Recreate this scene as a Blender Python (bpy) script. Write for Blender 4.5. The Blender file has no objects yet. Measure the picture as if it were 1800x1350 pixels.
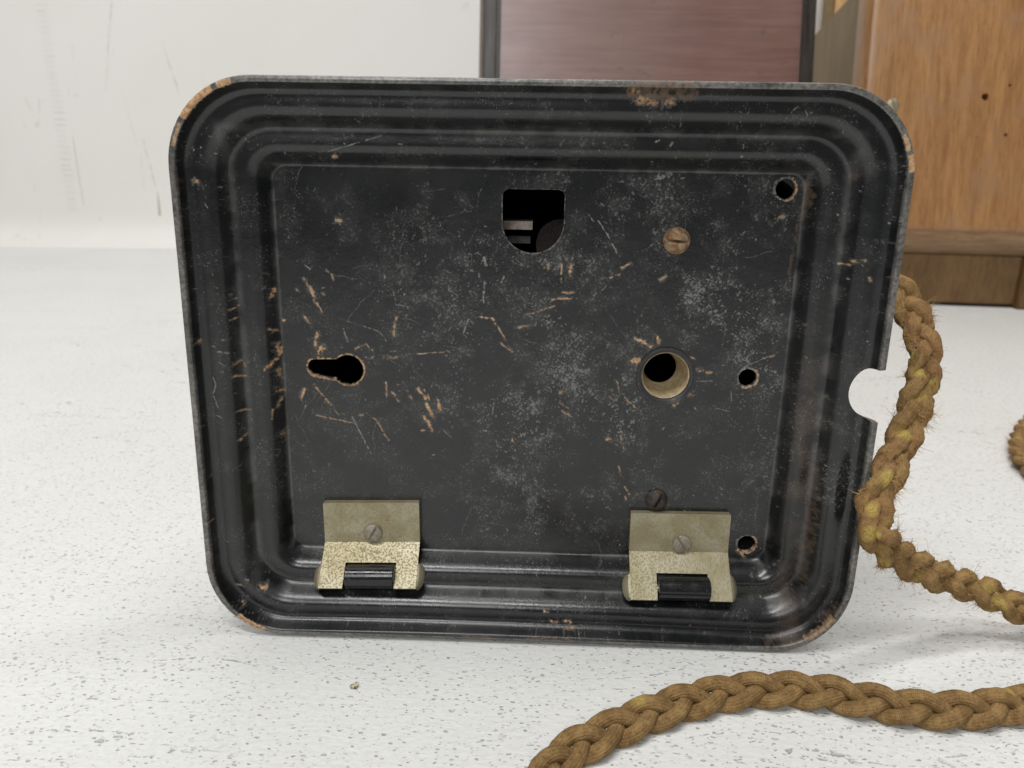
import bpy, bmesh, math, random
import numpy as np
from mathutils.geometry import tessellate_polygon
from mathutils import Vector, Matrix, noise as mnoise

random.seed(7)
rng = np.random.default_rng(11)
SC = bpy.context.scene
COL = SC.collection

# ------------------------------------------------------------------ camera
F_PX, CX, CY = 1352.0, 900.0, 675.0            # focal length in photo pixels, picture centre
PITCH, ROLL = math.radians(18.0), math.radians(0.93)
def unit(v): return v / np.linalg.norm(v)
fwd = np.array([0, math.cos(PITCH), -math.sin(PITCH)])
r0, d0 = np.array([1.0, 0, 0]), np.array([0, -math.sin(PITCH), -math.cos(PITCH)])
RGT = math.cos(ROLL) * r0 - math.sin(ROLL) * d0
DWN = math.cos(ROLL) * d0 + math.sin(ROLL) * r0
CAM3 = np.c_[RGT, DWN, fwd]
# pose of the base plate seen from the camera (solved from its four corners)
pO = np.array([0.00556665, 0.00140935, 0.2217973])
pEX = unit(np.array([0.99936642, 0.02463948, -0.02568385]))
pEY = np.array([0.01664659, -0.96553115, -0.25975466]); pEY = unit(pEY - pEX * (pEX @ pEY))
EX, EY = CAM3 @ pEX, CAM3 @ pEY
EN = np.cross(EX, EY)
HX, HY, DEPTH = 100.0, 83.9, 18.0              # half width, half height, depth of the plate in mm
lowest = min((CAM3 @ pO + (EX * x + EY * -HY) * .001)[2] for x in (-80, 0, 80))
CAMP = np.array([0, 0, -lowest + 0.0004])
PO = CAMP + CAM3 @ pO                          # plate centre in the world, floor is z = 0

def ray(px, py): return CAM3 @ np.array([(px - CX) / F_PX, (py - CY) / F_PX, 1.0])
def on_plane(px, py, p, n):
    r = ray(px, py); return CAMP + r * (((np.array(p) - CAMP) @ np.array(n)) / (r @ np.array(n)))
def on_floor(px, py, z=0.0): return on_plane(px, py, (0, 0, z), (0, 0, 1))
def loc(px, py, z):                            # photo point -> plate coordinates (mm) at height z
    p = on_plane(px, py, PO + EN * z * .001, EN) - PO
    return p @ EX * 1000, p @ EY * 1000
def plate_pt(px, py, z): return on_plane(px, py, PO + EN * z * .001, EN)

cam = bpy.data.cameras.new('camera'); camo = bpy.data.objects.new('camera', cam); COL.objects.link(camo)
camo.matrix_world = Matrix(((RGT[0], -DWN[0], -fwd[0], CAMP[0]), (RGT[1], -DWN[1], -fwd[1], CAMP[1]),
                            (RGT[2], -DWN[2], -fwd[2], CAMP[2]), (0, 0, 0, 1)))
cam.sensor_width = 36; cam.lens = F_PX / 1800 * 36; cam.clip_start = 0.01; cam.clip_end = 50
cam.dof.use_dof = True; cam.dof.focus_distance = 0.232; cam.dof.aperture_fstop = 20
SC.camera = camo

# ------------------------------------------------------------------ light
W = bpy.data.worlds.new('World'); SC.world = W; W.use_nodes = True
W.node_tree.nodes['Background'].inputs[0].default_value = (1.0, 0.985, 0.96, 1)
W.node_tree.nodes['Background'].inputs[1].default_value = 0.14
def area(name, pos, target, sx, sy, power, col):
    l = bpy.data.lights.new(name, 'AREA'); l.shape = 'RECTANGLE'; l.size = sx; l.size_y = sy
    l.energy = power; l.color = col
    o = bpy.data.objects.new(name, l); COL.objects.link(o)
    o.location = pos
    o.rotation_euler = (Vector(target) - Vector(pos)).to_track_quat('-Z', 'Y').to_euler()
    return o
area('ceiling_light', (-0.5, -0.35, 1.9), (-0.3, 0.15, 0), 1.3, 0.16, 19, (1.0, 0.99, 0.972))
area('ceiling_light', (0.35, 0.35, 1.9), (0.2, 0.8, 0.2), 1.3, 0.16, 14, (1.0, 0.985, 0.96))
area('gloss_light', (-0.42, -1.6, 1.5), (0, 0.3, 0.1), 0.6, 0.9, 15, (0.985, 0.99, 1.0))  # no known window: soft lamp added for gloss on cabinet panel and plate ridges
SC.view_settings.view_transform = 'Standard'; SC.view_settings.look = 'None'
SC.view_settings.exposure = 0.0; SC.view_settings.gamma = 1.0
SC.render.engine = 'CYCLES'
SC.cycles.use_denoising = True; SC.cycles.max_bounces = 8

# ------------------------------------------------------------------ helpers
def tag(o, label=None, cat=None, group=None, kind=None):
    for k, v in (('label', label), ('category', cat), ('group', group), ('kind', kind)):
        if v: o[k] = v
    return o
def link(name, me, mat=None, parent=None):
    o = bpy.data.objects.new(name, me); COL.objects.link(o)
    if mat: me.materials.append(mat)
    if parent: o.parent = parent
    return o
def from_data(name, verts, faces, mat=None, parent=None, smooth=None):
    me = bpy.data.meshes.new(name); me.from_pydata([tuple(v) for v in verts], [], [tuple(f) for f in faces])
    me.update(); fix(me, smooth)
    return link(name, me, mat, parent)
def fix(me, smooth=None):
    bm = bmesh.new(); bm.from_mesh(me); bmesh.ops.recalc_face_normals(bm, faces=bm.faces); bm.to_mesh(me); bm.free()
    if smooth is not None:
        me.polygons.foreach_set('use_smooth', [True] * len(me.polygons))
        me.set_sharp_from_angle(angle=math.radians(smooth))
def empty(name, M):
    o = bpy.data.objects.new(name, None); COL.objects.link(o); o.matrix_world = M; o.empty_display_size = .02
    return o
def frame(p, x, y, z):
    return Matrix(((x[0], y[0], z[0], p[0]), (x[1], y[1], z[1], p[1]), (x[2], y[2], z[2], p[2]), (0, 0, 0, 1)))

class NT:
    """small shader-node helper"""
    def __init__(s, name):
        s.m = bpy.data.materials.new(name); s.m.use_nodes = True
        s.t = s.m.node_tree; s.b = s.t.nodes['Principled BSDF']; s.tc = s.t.nodes.new('ShaderNodeTexCoord')
        s.obj = s.tc.outputs['Object']; s.uv = s.tc.outputs['UV']
    def n(s, typ, **kw):
        nd = s.t.nodes.new('ShaderNode' + typ)
        for k, v in kw.items():
            if hasattr(nd, k): setattr(nd, k, v)
        return nd
    def put(s, sock, v):
        if isinstance(v, bpy.types.NodeSocket): s.t.links.new(v, sock)
        elif isinstance(v, (tuple, list)) and sock.type == 'RGBA' and len(v) == 3: sock.default_value = (*v, 1)
        else: sock.default_value = v
    def math(s, op, a, b=0.0, c=0.0, clamp=False):
        nd = s.n('Math', operation=op, use_clamp=clamp)
        for i, v in enumerate((a, b, c)): s.put(nd.inputs[i], v)
        return nd.outputs[0]
    def scale(s, vec, sc, off=(0, 0, 0), rot=(0, 0, 0)):
        nd = s.n('Mapping'); s.put(nd.inputs[0], vec); nd.inputs['Scale'].default_value = sc
        nd.inputs['Location'].default_value = off; nd.inputs['Rotation'].default_value = rot
        return nd.outputs[0]
    def noise(s, vec, scale, detail=4, rough=.55, dist=0.0):
        nd = s.n('TexNoise'); s.put(nd.inputs['Vector'], vec); nd.inputs['Scale'].default_value = scale
        nd.inputs['Detail'].default_value = detail; nd.inputs['Roughness'].default_value = rough
        nd.inputs['Distortion'].default_value = dist
        return nd.outputs[0]
    def voro(s, vec, scale, feature='F1'):
        nd = s.n('TexVoronoi', feature=feature); s.put(nd.inputs['Vector'], vec); nd.inputs['Scale'].default_value = scale
        return nd
    def ramp(s, x, a, b, lo=0.0, hi=1.0):
        nd = s.n('MapRange'); nd.interpolation_type = 'SMOOTHSTEP'
        s.put(nd.inputs[0], x)
        for i, v in enumerate((a, b, lo, hi)): s.put(nd.inputs[i + 1], v)
        return nd.outputs[0]
    def mix(s, f, a, b, mode='MIX'):
        nd = s.n('Mix', data_type='RGBA', blend_type=mode)
        s.put(nd.inputs[0], f); s.put(nd.inputs[6], a); s.put(nd.inputs[7], b)
        return nd.outputs[2]
    def bump(s, h, strength, dist, normal=None):
        nd = s.n('Bump'); s.put(nd.inputs['Height'], h); nd.inputs['Strength'].default_value = strength
        nd.inputs['Distance'].default_value = dist
        if normal: s.put(nd.inputs['Normal'], normal)
        return nd.outputs[0]
    def out(s, col=None, rough=None, metal=None, normal=None, spec=None):
        for k, v in (('Base Color', col), ('Roughness', rough), ('Metallic', metal), ('Normal', normal), ('Specular IOR Level', spec)):
            if v is not None: s.put(s.b.inputs[k], v)
        return s.m

# ------------------------------------------------------------------ materials of the setting
def mat_table():
    t = NT('white speckled table top')
    v = t.obj
    spots = []
    warp = t.n('VectorMath', operation='ADD'); t.put(warp.inputs[0], v)
    ns = t.n('TexNoise'); t.put(ns.inputs['Vector'], v); ns.inputs['Scale'].default_value = 260
    sc = t.n('VectorMath', operation='SCALE'); t.put(sc.inputs[0], ns.outputs[1]); sc.inputs[3].default_value = 0.0022
    t.put(warp.inputs[1], sc.outputs[0]); wv = warp.outputs[0]
    mask = 0.0
    dens = t.ramp(t.noise(v, 26, 4, .6), .36, .64)
    for i, (scl, asp, rot, thr, size, strength) in enumerate(((420, .42, .06, .62, .14, .9), (720, .5, -.2, .42, .19, .8), (260, .36, .12, .80, .08, .9), (560, .55, .5, .54, .14, .9), (1000, .5, .1, .26, .26, .5))):
        vo = t.voro(t.scale(wv, (asp, 1, 1), (i * 3.1, i * 1.7, 0), (0, 0, rot)), scl)
        sepc = t.n('SeparateColor'); t.put(sepc.inputs[0], vo.outputs['Color'])
        gate = t.ramp(t.math('ADD', sepc.outputs[0], t.math('MULTIPLY', dens, .34)), thr + .17, thr + .24)
        rad = t.math('MULTIPLY_ADD', sepc.outputs[1], size, size * .55)
        dot = t.ramp(t.math('DIVIDE', vo.outputs['Distance'], rad), 1.0, .45)
        shade = t.math('MULTIPLY_ADD', sepc.outputs[2], .75, .25)
        mask_i = t.math('MULTIPLY', t.math('MULTIPLY', gate, dot), t.math('MULTIPLY', shade, strength))
        mask = mask_i if i == 0 else t.math('MAXIMUM', mask, mask_i)
    # long hairline scratches
    sv = t.scale(wv, (9, 60, 1), (0, 0, 0), (0, 0, -.45))
    line = t.math('ABSOLUTE', t.math('SUBTRACT', t.noise(sv, 1.0, 2, .4), .5))
    hair = t.math('MULTIPLY', t.ramp(line, .005, .0012), t.ramp(t.noise(v, 420, 2), .50, .60))
    hair = t.math('MULTIPLY', hair, t.ramp(t.noise(v, 6, 2), .46, .56))
    mask = t.math('MAXIMUM', mask, t.math('MULTIPLY', hair, .7))
    fine = t.noise(t.scale(v, (.45, 1, 1)), 900, 3, .6)
    big = t.noise(v, 7, 3)
    base = t.mix(t.ramp(big, .35, .7), (.77, .775, .76), (.73, .735, .715))
    base = t.mix(t.ramp(fine, .40, .68, 0, .5), base, (.64, .64, .615))
    col = t.mix(t.math('MULTIPLY', mask, .64), base, (.14, .138, .13))
    h = t.math('SUBTRACT', t.math('MULTIPLY', t.noise(t.scale(v, (.5, 1, 1)), 480, 4, .6), .6), t.math('MULTIPLY', mask, 1.2))
    return t.out(col, t.ramp(fine, .2, .8, .38, .55), normal=t.bump(h, .8, .0007))
def mat_wall():
    t = NT('white wall paint'); v = t.obj
    big = t.noise(v, 5, 3)
    base = t.mix(t.ramp(big, .3, .7), (.83, .82, .785), (.80, .79, .75))
    ws = t.n('TexNoise'); t.put(ws.inputs['Vector'], v); ws.inputs['Scale'].default_value = 60
    h = t.math('ADD', t.math('MULTIPLY', t.noise(v, 350, 4, .6), .35), t.noise(t.scale(v, (1, 1, .2)), 30, 2))
    cr = t.math('ABSOLUTE', t.math('SUBTRACT', t.noise(t.scale(v, (16, 16, 2.2), (3, 0, 0), (0, .16, 0)), 1.0, 3, .6), .5))
    crack = t.math('MULTIPLY', t.ramp(cr, .007, .002), t.ramp(t.noise(v, 60, 3), .52, .62))
    crack = t.math('MULTIPLY', crack, t.ramp(t.noise(v, 9, 1), .50, .58))
    col = t.mix(t.math('MULTIPLY', crack, .3), base, (.35, .345, .33))
    return t.out(col, .55, normal=t.bump(h, .25, .001))
M_TABLE, M_WALL = mat_table(), mat_wall()

def mat_wood(name, dark, light, grain=(1, 1, 1), sc=1.0, rough=(.3, .5), streak=.7, bumpd=.0003, coat=0.0, blotch=None):
    t = NT(name); v = t.obj
    g = t.scale(v, tuple(k * sc for k in grain))
    broad = t.noise(g, 10, 4, .6, .6)
    fine = t.noise(g, 60, 5, .65)
    pores = t.noise(g, 160, 3, .6)
    f = t.math('ADD', t.math('MULTIPLY', broad, .45), t.math('MULTIPLY', fine, .55))
    col = t.mix(t.ramp(f, .36, .64), dark, light)
    col = t.mix(t.ramp(pores, .55, .72, 0, streak), col, tuple(c * .55 for c in dark))
    if blotch:
        col = t.mix(t.ramp(t.noise(v, 26, 4, .6), .5, .68, 0, .55), col, blotch)
    m = t.out(col, t.ramp(fine, .3, .7, rough[0], rough[1]), normal=t.bump(t.math('ADD', fine, pores), .35, bumpd))
    t.b.inputs['Coat Weight'].default_value = coat; t.b.inputs['Coat Roughness'].default_value = .3
    return m

# ------------------------------------------------------------------ plate profile (mm, t = distance outwards from the flat panel)
PX, PY = 77.2, 60.8
PROF = [(0, -18), (.4, -17.97), (.8, -17.6), (1.3, -16.7), (2.0, -15.2), (2.8, -13.7), (3.7, -12.4), (4.7, -11.55), (5.7, -11.2), (6.8, -11.2),
        (8.0, -11.32), (9.2, -11.42), (10.0, -11.3), (10.6, -10.9), (11.3, -9.6), (12.1, -8.0), (13.0, -6.6), (14, -5.6), (15, -5.1), (16.1, -4.98), (17.4, -5.05),
        (18.6, -5.1), (19.5, -4.8), (20.2, -4.1), (20.7, -2.6), (21.0, -.7), (21.2, -.1), (21.5, .05)]
def z_of_t(t): return float(np.interp(t, [p[0] for p in PROF], [p[1] for p in PROF]))
def corner_r(t): return 4.2 + (24.0 - 4.2) * min(max(t, 0) / 23.0, 1.05)
def bow(x, y):
    if y > -58: return 0.0
    k = min((-58 - y) / 24.0, 1.0)
    return 1.25 * k * max(0.0, math.cos((x + 14) / 190 * math.pi)) - .25 * k
def t_at(x, y):
    lo, hi = 0.0, 24.0
    for _ in range(18):
        t = (lo + hi) / 2; r = corner_r(t)
        qx, qy = abs(x) - (PX + t - r), abs(y) - (PY + t - r)
        d = math.hypot(max(qx, 0), max(qy, 0)) + min(max(qx, qy), 0) - r
        if d > 0: lo = t
        else: hi = t
    return (lo + hi) / 2
def surf(px, py):
    """photo point -> plate coordinates on the pressed sheet"""
    z = -9.0
    for _ in range(6):
        x, y = loc(px, py, z); z = .4 * z + .6 * z_of_t(t_at(x, y))
    return x, y

# ------------------------------------------------------------------ wear of the enamel: chips, scuffs and dust drawn into masks
RES, X0, Y0 = 8, -102.0, -86.0
WW, WH = int(204 * RES), int(172 * RES)
wear = np.zeros((WH, WW, 4), np.float32)
def vnoise(h, w, cell, seed):
    g = np.random.default_rng(seed).random((h // cell + 3, w // cell + 3)).astype(np.float32)
    ys, xs = np.arange(h) / cell, np.arange(w) / cell
    yi, xi = ys.astype(int), xs.astype(int); fy, fx = ys - yi, xs - xi
    fy, fx = (fy * fy * (3 - 2 * fy))[:, None], (fx * fx * (3 - 2 * fx))[None]
    a, b = g[yi][:, xi], g[yi][:, xi + 1]; c, d = g[yi + 1][:, xi], g[yi + 1][:, xi + 1]
    return (a * (1 - fx) + b * fx) * (1 - fy) + (c * (1 - fx) + d * fx) * fy
def fbm(cell, seed, oct=4):
    s = 0; a = 1; tot = 0
    for k in range(oct):
        s = s + a * vnoise(WH, WW, max(cell >> k, 1), seed + k); tot += a; a *= .6
    return s / tot
ROUGH = fbm(6, 91, 3); ROUGH2 = fbm(40, 191, 4)
WX = (fbm(12, 711, 3) - .5) * 1.5; WY = (fbm(12, 811, 3) - .5) * 1.5
def stroke(ch, pts, w, amp=1.0, rag=.9):
    """polyline in mm, ragged edge"""
    for (xa, ya), (xb, yb) in zip(pts[:-1], pts[1:]):
        m = w + .6
        i0 = max(int((min(xa, xb) - m - X0) * RES), 0); i1 = min(int((max(xa, xb) + m - X0) * RES) + 1, WW)
        j0 = max(int((min(ya, yb) - m - Y0) * RES), 0); j1 = min(int((max(ya, yb) + m - Y0) * RES) + 1, WH)
        if i1 <= i0 or j1 <= j0: continue
        X = X0 + (np.arange(i0, i1) + .5)[None] / RES; Y = Y0 + (np.arange(j0, j1) + .5)[:, None] / RES
        X = X + WX[j0:j1, i0:i1] * min(w * .9, .8); Y = Y + WY[j0:j1, i0:i1] * min(w * .9, .8)
        dx, dy = xb - xa, yb - ya; L2 = dx * dx + dy * dy + 1e-9
        s = np.clip(((X - xa) * dx + (Y - ya) * dy) / L2, 0, 1)
        d = np.hypot(X - xa - s * dx, Y - ya - s * dy)
        R = ROUGH[j0:j1, i0:i1]
        ww = w * (1 - rag + 2 * rag * R) * .5
        v = np.clip((ww - d) / .16 + .5, 0, 1) * amp * np.clip((R - .30) / .22, 0, 1) * np.clip(1.25 - .5 * s, 0, 1)
        np.maximum(wear[j0:j1, i0:i1, ch], v, out=wear[j0:j1, i0:i1, ch])
ZOOMS = {'a': (440, 450, 3.857), 'b': (900, 450, 3.857), 'c': (800, 280, 3.971), 'd': (1250, 280, 4.822), 'e': (1000, 110, 5.625),
         'f': (280, 110, 3.971), 'g': (330, 820, 3.971), 'h': (1250, 110, 3.971), 'i': (1050, 820, 3.971), 'j': (700, 880, 3.913), 'k': (280, 480, 3.971)}
def S(zk, ch, w, *pts, amp=1.0, rag=.95):
    ox, oy, k = ZOOMS[zk]
    p = [surf(ox + a / k, oy + b / k) for a, b in pts]
    if ch == 0: stroke(1, p, max(w / k / 5.9 * 2.2, .5), .16, 1.0)
    stroke(ch, p, max(w / k / 5.9 * .95, .22), amp * (1 if w > 14 else rng.uniform(.6, .95)), rag)
for w, *p in [(12, (360, 150), (395, 205)), (28, (415, 215), (430, 265)), (11, (430, 290), (485, 380)), (14, (365, 405), (415, 475)), (25, (450, 530), (440, 560)),
              (18, (440, 585), (445, 620)), (30, (490, 620), (460, 680)), (8, (315, 225), (325, 245)), (14, (990, 405), (970, 540)), (25, (160, 235), (145, 285)),
              (14, (135, 495), (185, 500)), (16, (225, 435), (250, 438)), (24, (190, 600), (200, 660)), (18, (180, 700), (100, 770)), (14, (195, 760), (210, 840)),
              (20, (175, 910), (230, 905)), (12, (215, 955), (185, 1015)), (6, (150, 1040), (145, 1110)), (18, (365, 900), (350, 970)), (16, (370, 990), (372, 1015)),
              (10, (435, 875), (545, 1010)), (7, (450, 1080), (700, 1135)), (8, (790, 1070), (850, 1110), (935, 1250)), (9, (710, 630), (780, 595), (825, 640)),
              (10, (780, 690), (830, 688)), (12, (900, 692), (985, 685)), (5, (1130, 665), (1320, 650)), (9, (920, 850), (925, 950)), (12, (955, 920), (1005, 985)),
              (18, (1140, 900), (1190, 970)), (8, (1180, 905), (1220, 980)), (20, (1190, 1000), (1240, 1100)), (16, (1170, 1070), (1230, 1180)), (20, (1270, 970), (1290, 1060)),
              (12, (1085, 955), (1095, 975)), (9, (1550, 412), (1640, 420), (1730, 565)), (9, (1700, 590), (1774, 650)), (18, (230, 1185), (235, 1195)), (10, (1160, 1185), (1185, 1180)),
              (10, (490, 250), (500, 260)), (9, (550, 130), (560, 160)), (5, (560, 1030), (600, 1080)), (9, (740, 1080), (765, 1078))]:
    S('a', 0, w, *p)
for w, *p in [(10, (340, 250), (420, 248)), (10, (275, 300), (330, 288), (400, 288)), (8, (285, 340), (100, 400)), (12, (30, 490), (105, 478)), (16, (400, 60), (390, 140)),
              (8, (335, 60), (335, 180)), (14, (240, 60), (245, 95)), (10, (665, 150), (735, 120)), (10, (745, 80), (800, 50)), (14, (1000, 165), (1045, 135)),
              (18, (830, 560), (950, 610)), (18, (985, 550), (990, 590)), (35, (830, 710), (860, 715)), (16, (1255, 770), (1345, 795)), (8, (1205, 680), (1245, 700)),
              (22, (1190, 940), (1225, 935)), (20, (1100, 1010), (1130, 990)), (8, (1705, 695), (1774, 675)), (8, (710, 850), (725, 900)), (11, (755, 950), (845, 1040)),
              (8, (330, 1005), (385, 1030)), (10, (340, 1050), (410, 1090)), (14, (310, 930), (335, 920)), (8, (735, 1220), (760, 1310)), (20, (640, 1240), (660, 1250)), (12, (0, 1240), (10, 1255))]:
    S('b', 0, w, *p)
for w, *p in [(8, (690, 1090), (820, 1340)), (6, (600, 420), (880, 515), (920, 575)), (6, (965, 230), (990, 330), (1090, 345)), (9, (630, 490), (660, 580)), (7, (370, 60), (405, 90)),
              (10, (515, 95), (530, 110)), (8, (910, 130), (915, 150)), (10, (940, 645), (985, 645)), (8, (1590, 10), (1595, 60)), (8, (1585, 170), (1580, 320)), (9, (1480, 430), (1440, 530)),
              (12, (1720, 140), (1700, 180)), (6, (1650, 1000), (1640, 1080)), (5, (1310, 1180), (1360, 1230))]:
    S('a', 1, w, *p, amp=.8)
for w, *p in [(8, (600, 240), (650, 190)), (12, (735, 1120), (760, 1150)), (10, (730, 1170), (745, 1195)), (10, (430, 650), (460, 665)), (5, (1380, 1030), (1480, 1055)), (4, (1485, 920), (1490, 980)),
              (4, (1250, 850), (1360, 850)), (5, (1570, 755), (1700, 700))]:
    S('b', 1, w, *p, amp=.75)
for w, *p in [(8, (935, 390), (965, 435)), (8, (1000, 430), (1060, 520), (1130, 660)), (9, (1310, 640), (1380, 595)), (14, (200, 690), (215, 740)), (10, (200, 850), (205, 890)), (10, (195, 920), (200, 990)), (10, (1020, 310), (1040, 325))]:
    S('c', 1, w, *p, amp=.7)
S('f', 1, 7, (1180, 620), (1330, 575), (1550, 510), amp=.7)
for w, *p in [(16, (1210, 650), (1240, 655)), (18, (1230, 1100), (1270, 1105)), (20, (250, 825), (275, 835))]: S('f', 0, w, *p)
for w, *p in [(14, (1075, 885), (1130, 890), (1165, 892), (1200, 862), (1310, 855)), (22, (570, 495), (620, 480)), (16, (1340, 1005), (1350, 1040))]: S('d', 0, w, *p, amp=.8)
for w, *p in [(9, (1165, 388), (1169, 390)), (9, (1075, 468), (1079, 470)), (9, (1277, 905), (1280, 906)), (9, (1158, 1016), (1162, 1018)), (10, (1512, 540), (1518, 545))]: S('d', 1, w + 3, *p, amp=1.0, rag=.1)
S('d', 2, 60, (800, 210), (840, 320), (780, 470), amp=.55); S('d', 2, 26, (740, 520), (690, 800), (640, 1100), amp=.4)
S('d', 2, 50, (1190, 150), (1195, 160), amp=.8)
for w, *p in [(170, (680, 285), (1130, 290)), (120, (720, 350), (1080, 340)), (120, (640, 280), (1200, 300))]: S('e', 2, w, *p, amp=.95, rag=.5)
for w, *p in [(45, (690, 370), (880, 405)), (38, (960, 400), (1050, 370)), (22, (640, 270), (680, 300))]: S('e', 0, w, *p, amp=.75)
for w, *p in [(10, (300, 870), (303, 875)), (14, (1700, 930), (1715, 935)), (10, (1055, 930), (1057, 945)), (40, (860, 1130), (1000, 1110)), (30, (870, 1210), (900, 1220)), (16, (860, 785), (890, 770)), (14, (1000, 820), (1025, 785))]: S('e', 1, w, *p, amp=.6)
for w, *p in [(24, (510, 830), (540, 850)), (14, (350, 820), (375, 822)), (10, (400, 790), (425, 795)), (10, (160, 375), (172, 370)), (14, (380, 945), (390, 955))]: S('g', 0, w, *p)
for w, *p in [(60, (1500, 0), (1490, 300), (1480, 500), (1420, 760)), (34, (1580, 1100), (1640, 1040), (1690, 990)), (40, (1300, 1010), (1350, 980)), (30, (1180, 1240), (1400, 1180))]: S('i', 2, w, *p, amp=.35)
for w, *p in [(18, (985, 585), (1040, 600), (1110, 560)), (16, (1005, 600), (1020, 630)), (12, (1130, 900), (1140, 905)), (8, (150, 0), (165, 60)), (10, (195, 145), (225, 195)), (10, (195, 210), (205, 240))]: S('i', 0, w, *p)
for w, *p in [(16, (440, 920), (640, 928)), (16, (890, 935), (1250, 952)), (12, (1400, 962), (1450, 964))]: S('j', 2, w, *p, amp=.9)
for w, *p in [(20, (1050, 825), (1090, 825)), (20, (1150, 825), (1190, 832)), (14, (1150, 870), (1200, 870)), (14, (1000, 750), (1030, 758))]: S('j', 0, w, *p)
for w, *p in [(9, (495, 260), (555, 225)), (10, (500, 325), (550, 305)), (14, (530, 640), (570, 610), (600, 650)), (12, (530, 720), (610, 715)), (10, (550, 960), (640, 955)), (12, (565, 1165), (625, 1110)), (14, (240, 495), (280, 465)),
              (8, (440, 470), (485, 460)), (26, (865, 1108), (870, 1110)), (16, (510, 150), (515, 155))]: S('k', 0, w, *p, amp=.85)
for w, *p in [(12, (410, 550), (480, 560)), (12, (355, 510), (390, 515)), (9, (375, 730), (395, 780), (375, 850), (410, 940)), (10, (420, 625), (460, 645)), (12, (430, 690), (450, 690)), (9, (390, 990), (435, 1010)), (8, (245, 110), (275, 110)), (9, (385, 95), (410, 110))]: S('k', 1, w, *p, amp=.7)
def ring(ch, px, py, z, rx, w, amp=1, a0=0, a1=360):
    cx_, cy_ = loc(px, py, z)
    stroke(ch, [(cx_ + rx * math.cos(math.radians(a)), cy_ + rx * math.sin(math.radians(a))) for a in np.linspace(a0, a1, 24)], w, amp, .5)
# the rim: enamel rubbed off along its whole edge, bare copper colour at the corners
Xg = X0 + (np.arange(WW) + .5)[None] / RES; Yg = Y0 + (np.arange(WH) + .5)[:, None] / RES
rr = 24.0
qx, qy = np.abs(Xg) - (HX - rr), np.abs(Yg) - (HY - rr)
edge = -(np.hypot(np.maximum(qx, 0), np.maximum(qy, 0)) + np.minimum(np.maximum(qx, qy), 0) - rr)   # mm inwards from the outline
rimmask = (edge < 1.9)
wear[..., 3] = np.where(rimmask, np.clip(.72 + (ROUGH - .5) * .5 + (ROUGH2 - .5) * 1.3, 0, 1), 0)
ang = np.degrees(np.arctan2(Yg - np.sign(Yg) * (HY - rr), Xg - np.sign(Xg) * (HX - rr)))
def rimchip(sx, sy, a0, a1, e0, e1, amp=1.0):
    sel = (np.sign(Xg) == sx) & (np.sign(Yg) == sy) & (ang > a0) & (ang < a1) & (edge > e0 + (ROUGH2 - .5) * 1.0) & (edge < e1 + (ROUGH - .5) * .3)
    wear[..., 0] = np.where(sel, np.maximum(wear[..., 0], amp), wear[..., 0])
rimchip(-1, 1, 103, 113, .3, 2.0, .9); rimchip(-1, 1, 117, 146, -.5, 2.0); rimchip(-1, 1, 150, 166, .8, 1.7, .7)
rimchip(1, 1, 5, 16, .2, 1.6); rimchip(1, 1, 19, 30, .6, 1.8, .8); rimchip(-1, -1, -132, -108, .5, 2.0, .9); rimchip(1, -1, -60, -30, .9, 2.1, .4)
# small flecks and scuff clouds all over the enamel
cl = fbm(150, 301, 5); cl2 = fbm(46, 401, 4); f1 = fbm(6, 501, 3); f2 = fbm(3, 601, 2)
left = np.clip((-Yg - 5) / 45, 0, 1) * np.clip((-Xg + 10) / 60, 0, 1)         # rubbed clean towards the lower left
dens = np.clip((cl - .38) / .25, 0, 1) * (1 - .8 * left) * (.22 + .78 * np.clip((Xg + 50) / 45, 0, 1)) * (.45 + .55 * np.clip((62 - np.abs(Yg + 2)) / 25, 0, 1)) * np.where(np.maximum(np.abs(Xg) - PX, np.abs(Yg) - PY) > 0, .4, 1)
white = np.random.default_rng(5).random((WH, WW)).astype(np.float32)
def blur(a_, n_):
    for _ in range(n_):
        a_ = (a_ + np.roll(a_, 1, 0) + np.roll(a_, -1, 0)) / 3; a_ = (a_ + np.roll(a_, 1, 1) + np.roll(a_, -1, 1)) / 3
    return a_
g1 = blur(white, 1); g1 = (g1 - g1.mean()) / g1.std(); g2 = blur(white, 4); g2 = (g2 - g2.mean()) / g2.std()
st1 = white
for d_ in range(1, 7): st1 = st1 + np.roll(np.roll(white, d_, 0), d_ * 2 // 3, 1) * (1 - d_ / 8)
st2 = np.random.default_rng(15).random((WH, WW)).astype(np.float32); b2_ = st2
for d_ in range(1, 8): b2_ = b2_ + np.roll(np.roll(st2, -d_ // 2, 0), d_, 1) * (1 - d_ / 9)
st1 = blur(st1, 1); st1 = (st1 - st1.mean()) / st1.std(); b2_ = blur(b2_, 1); b2_ = (b2_ - b2_.mean()) / b2_.std()
smear = np.maximum(st1, b2_)
wear[..., 1] = np.maximum(wear[..., 1], np.clip((smear - 2.0 + 1.3 * (dens - .4) + 3.0 * (cl2 - .5)) / 1.1, 0, 1) * (.14 + .36 * dens))
grain = np.clip((g1 - 1.3 + 1.1 * (dens - .5)) / 1.2, 0, 1); grain2 = np.clip((g2 - 1.5 + 1.2 * (dens - .5) + 2.2 * (cl2 - .5)) / .8, 0, 1)
wear[..., 1] = np.maximum(wear[..., 1], grain * (.12 + .30 * dens) * np.clip((cl2 - .30) / .25, .15, 1))
wear[..., 1] = np.maximum(wear[..., 1], grain2 * (.12 + .36 * dens))
wear[..., 1] = np.maximum(wear[..., 1], np.clip((f2 - .84 + .05 * dens) / .05, 0, 1) * np.clip((cl2 - .46) / .10, 0, 1) * .7)
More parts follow.
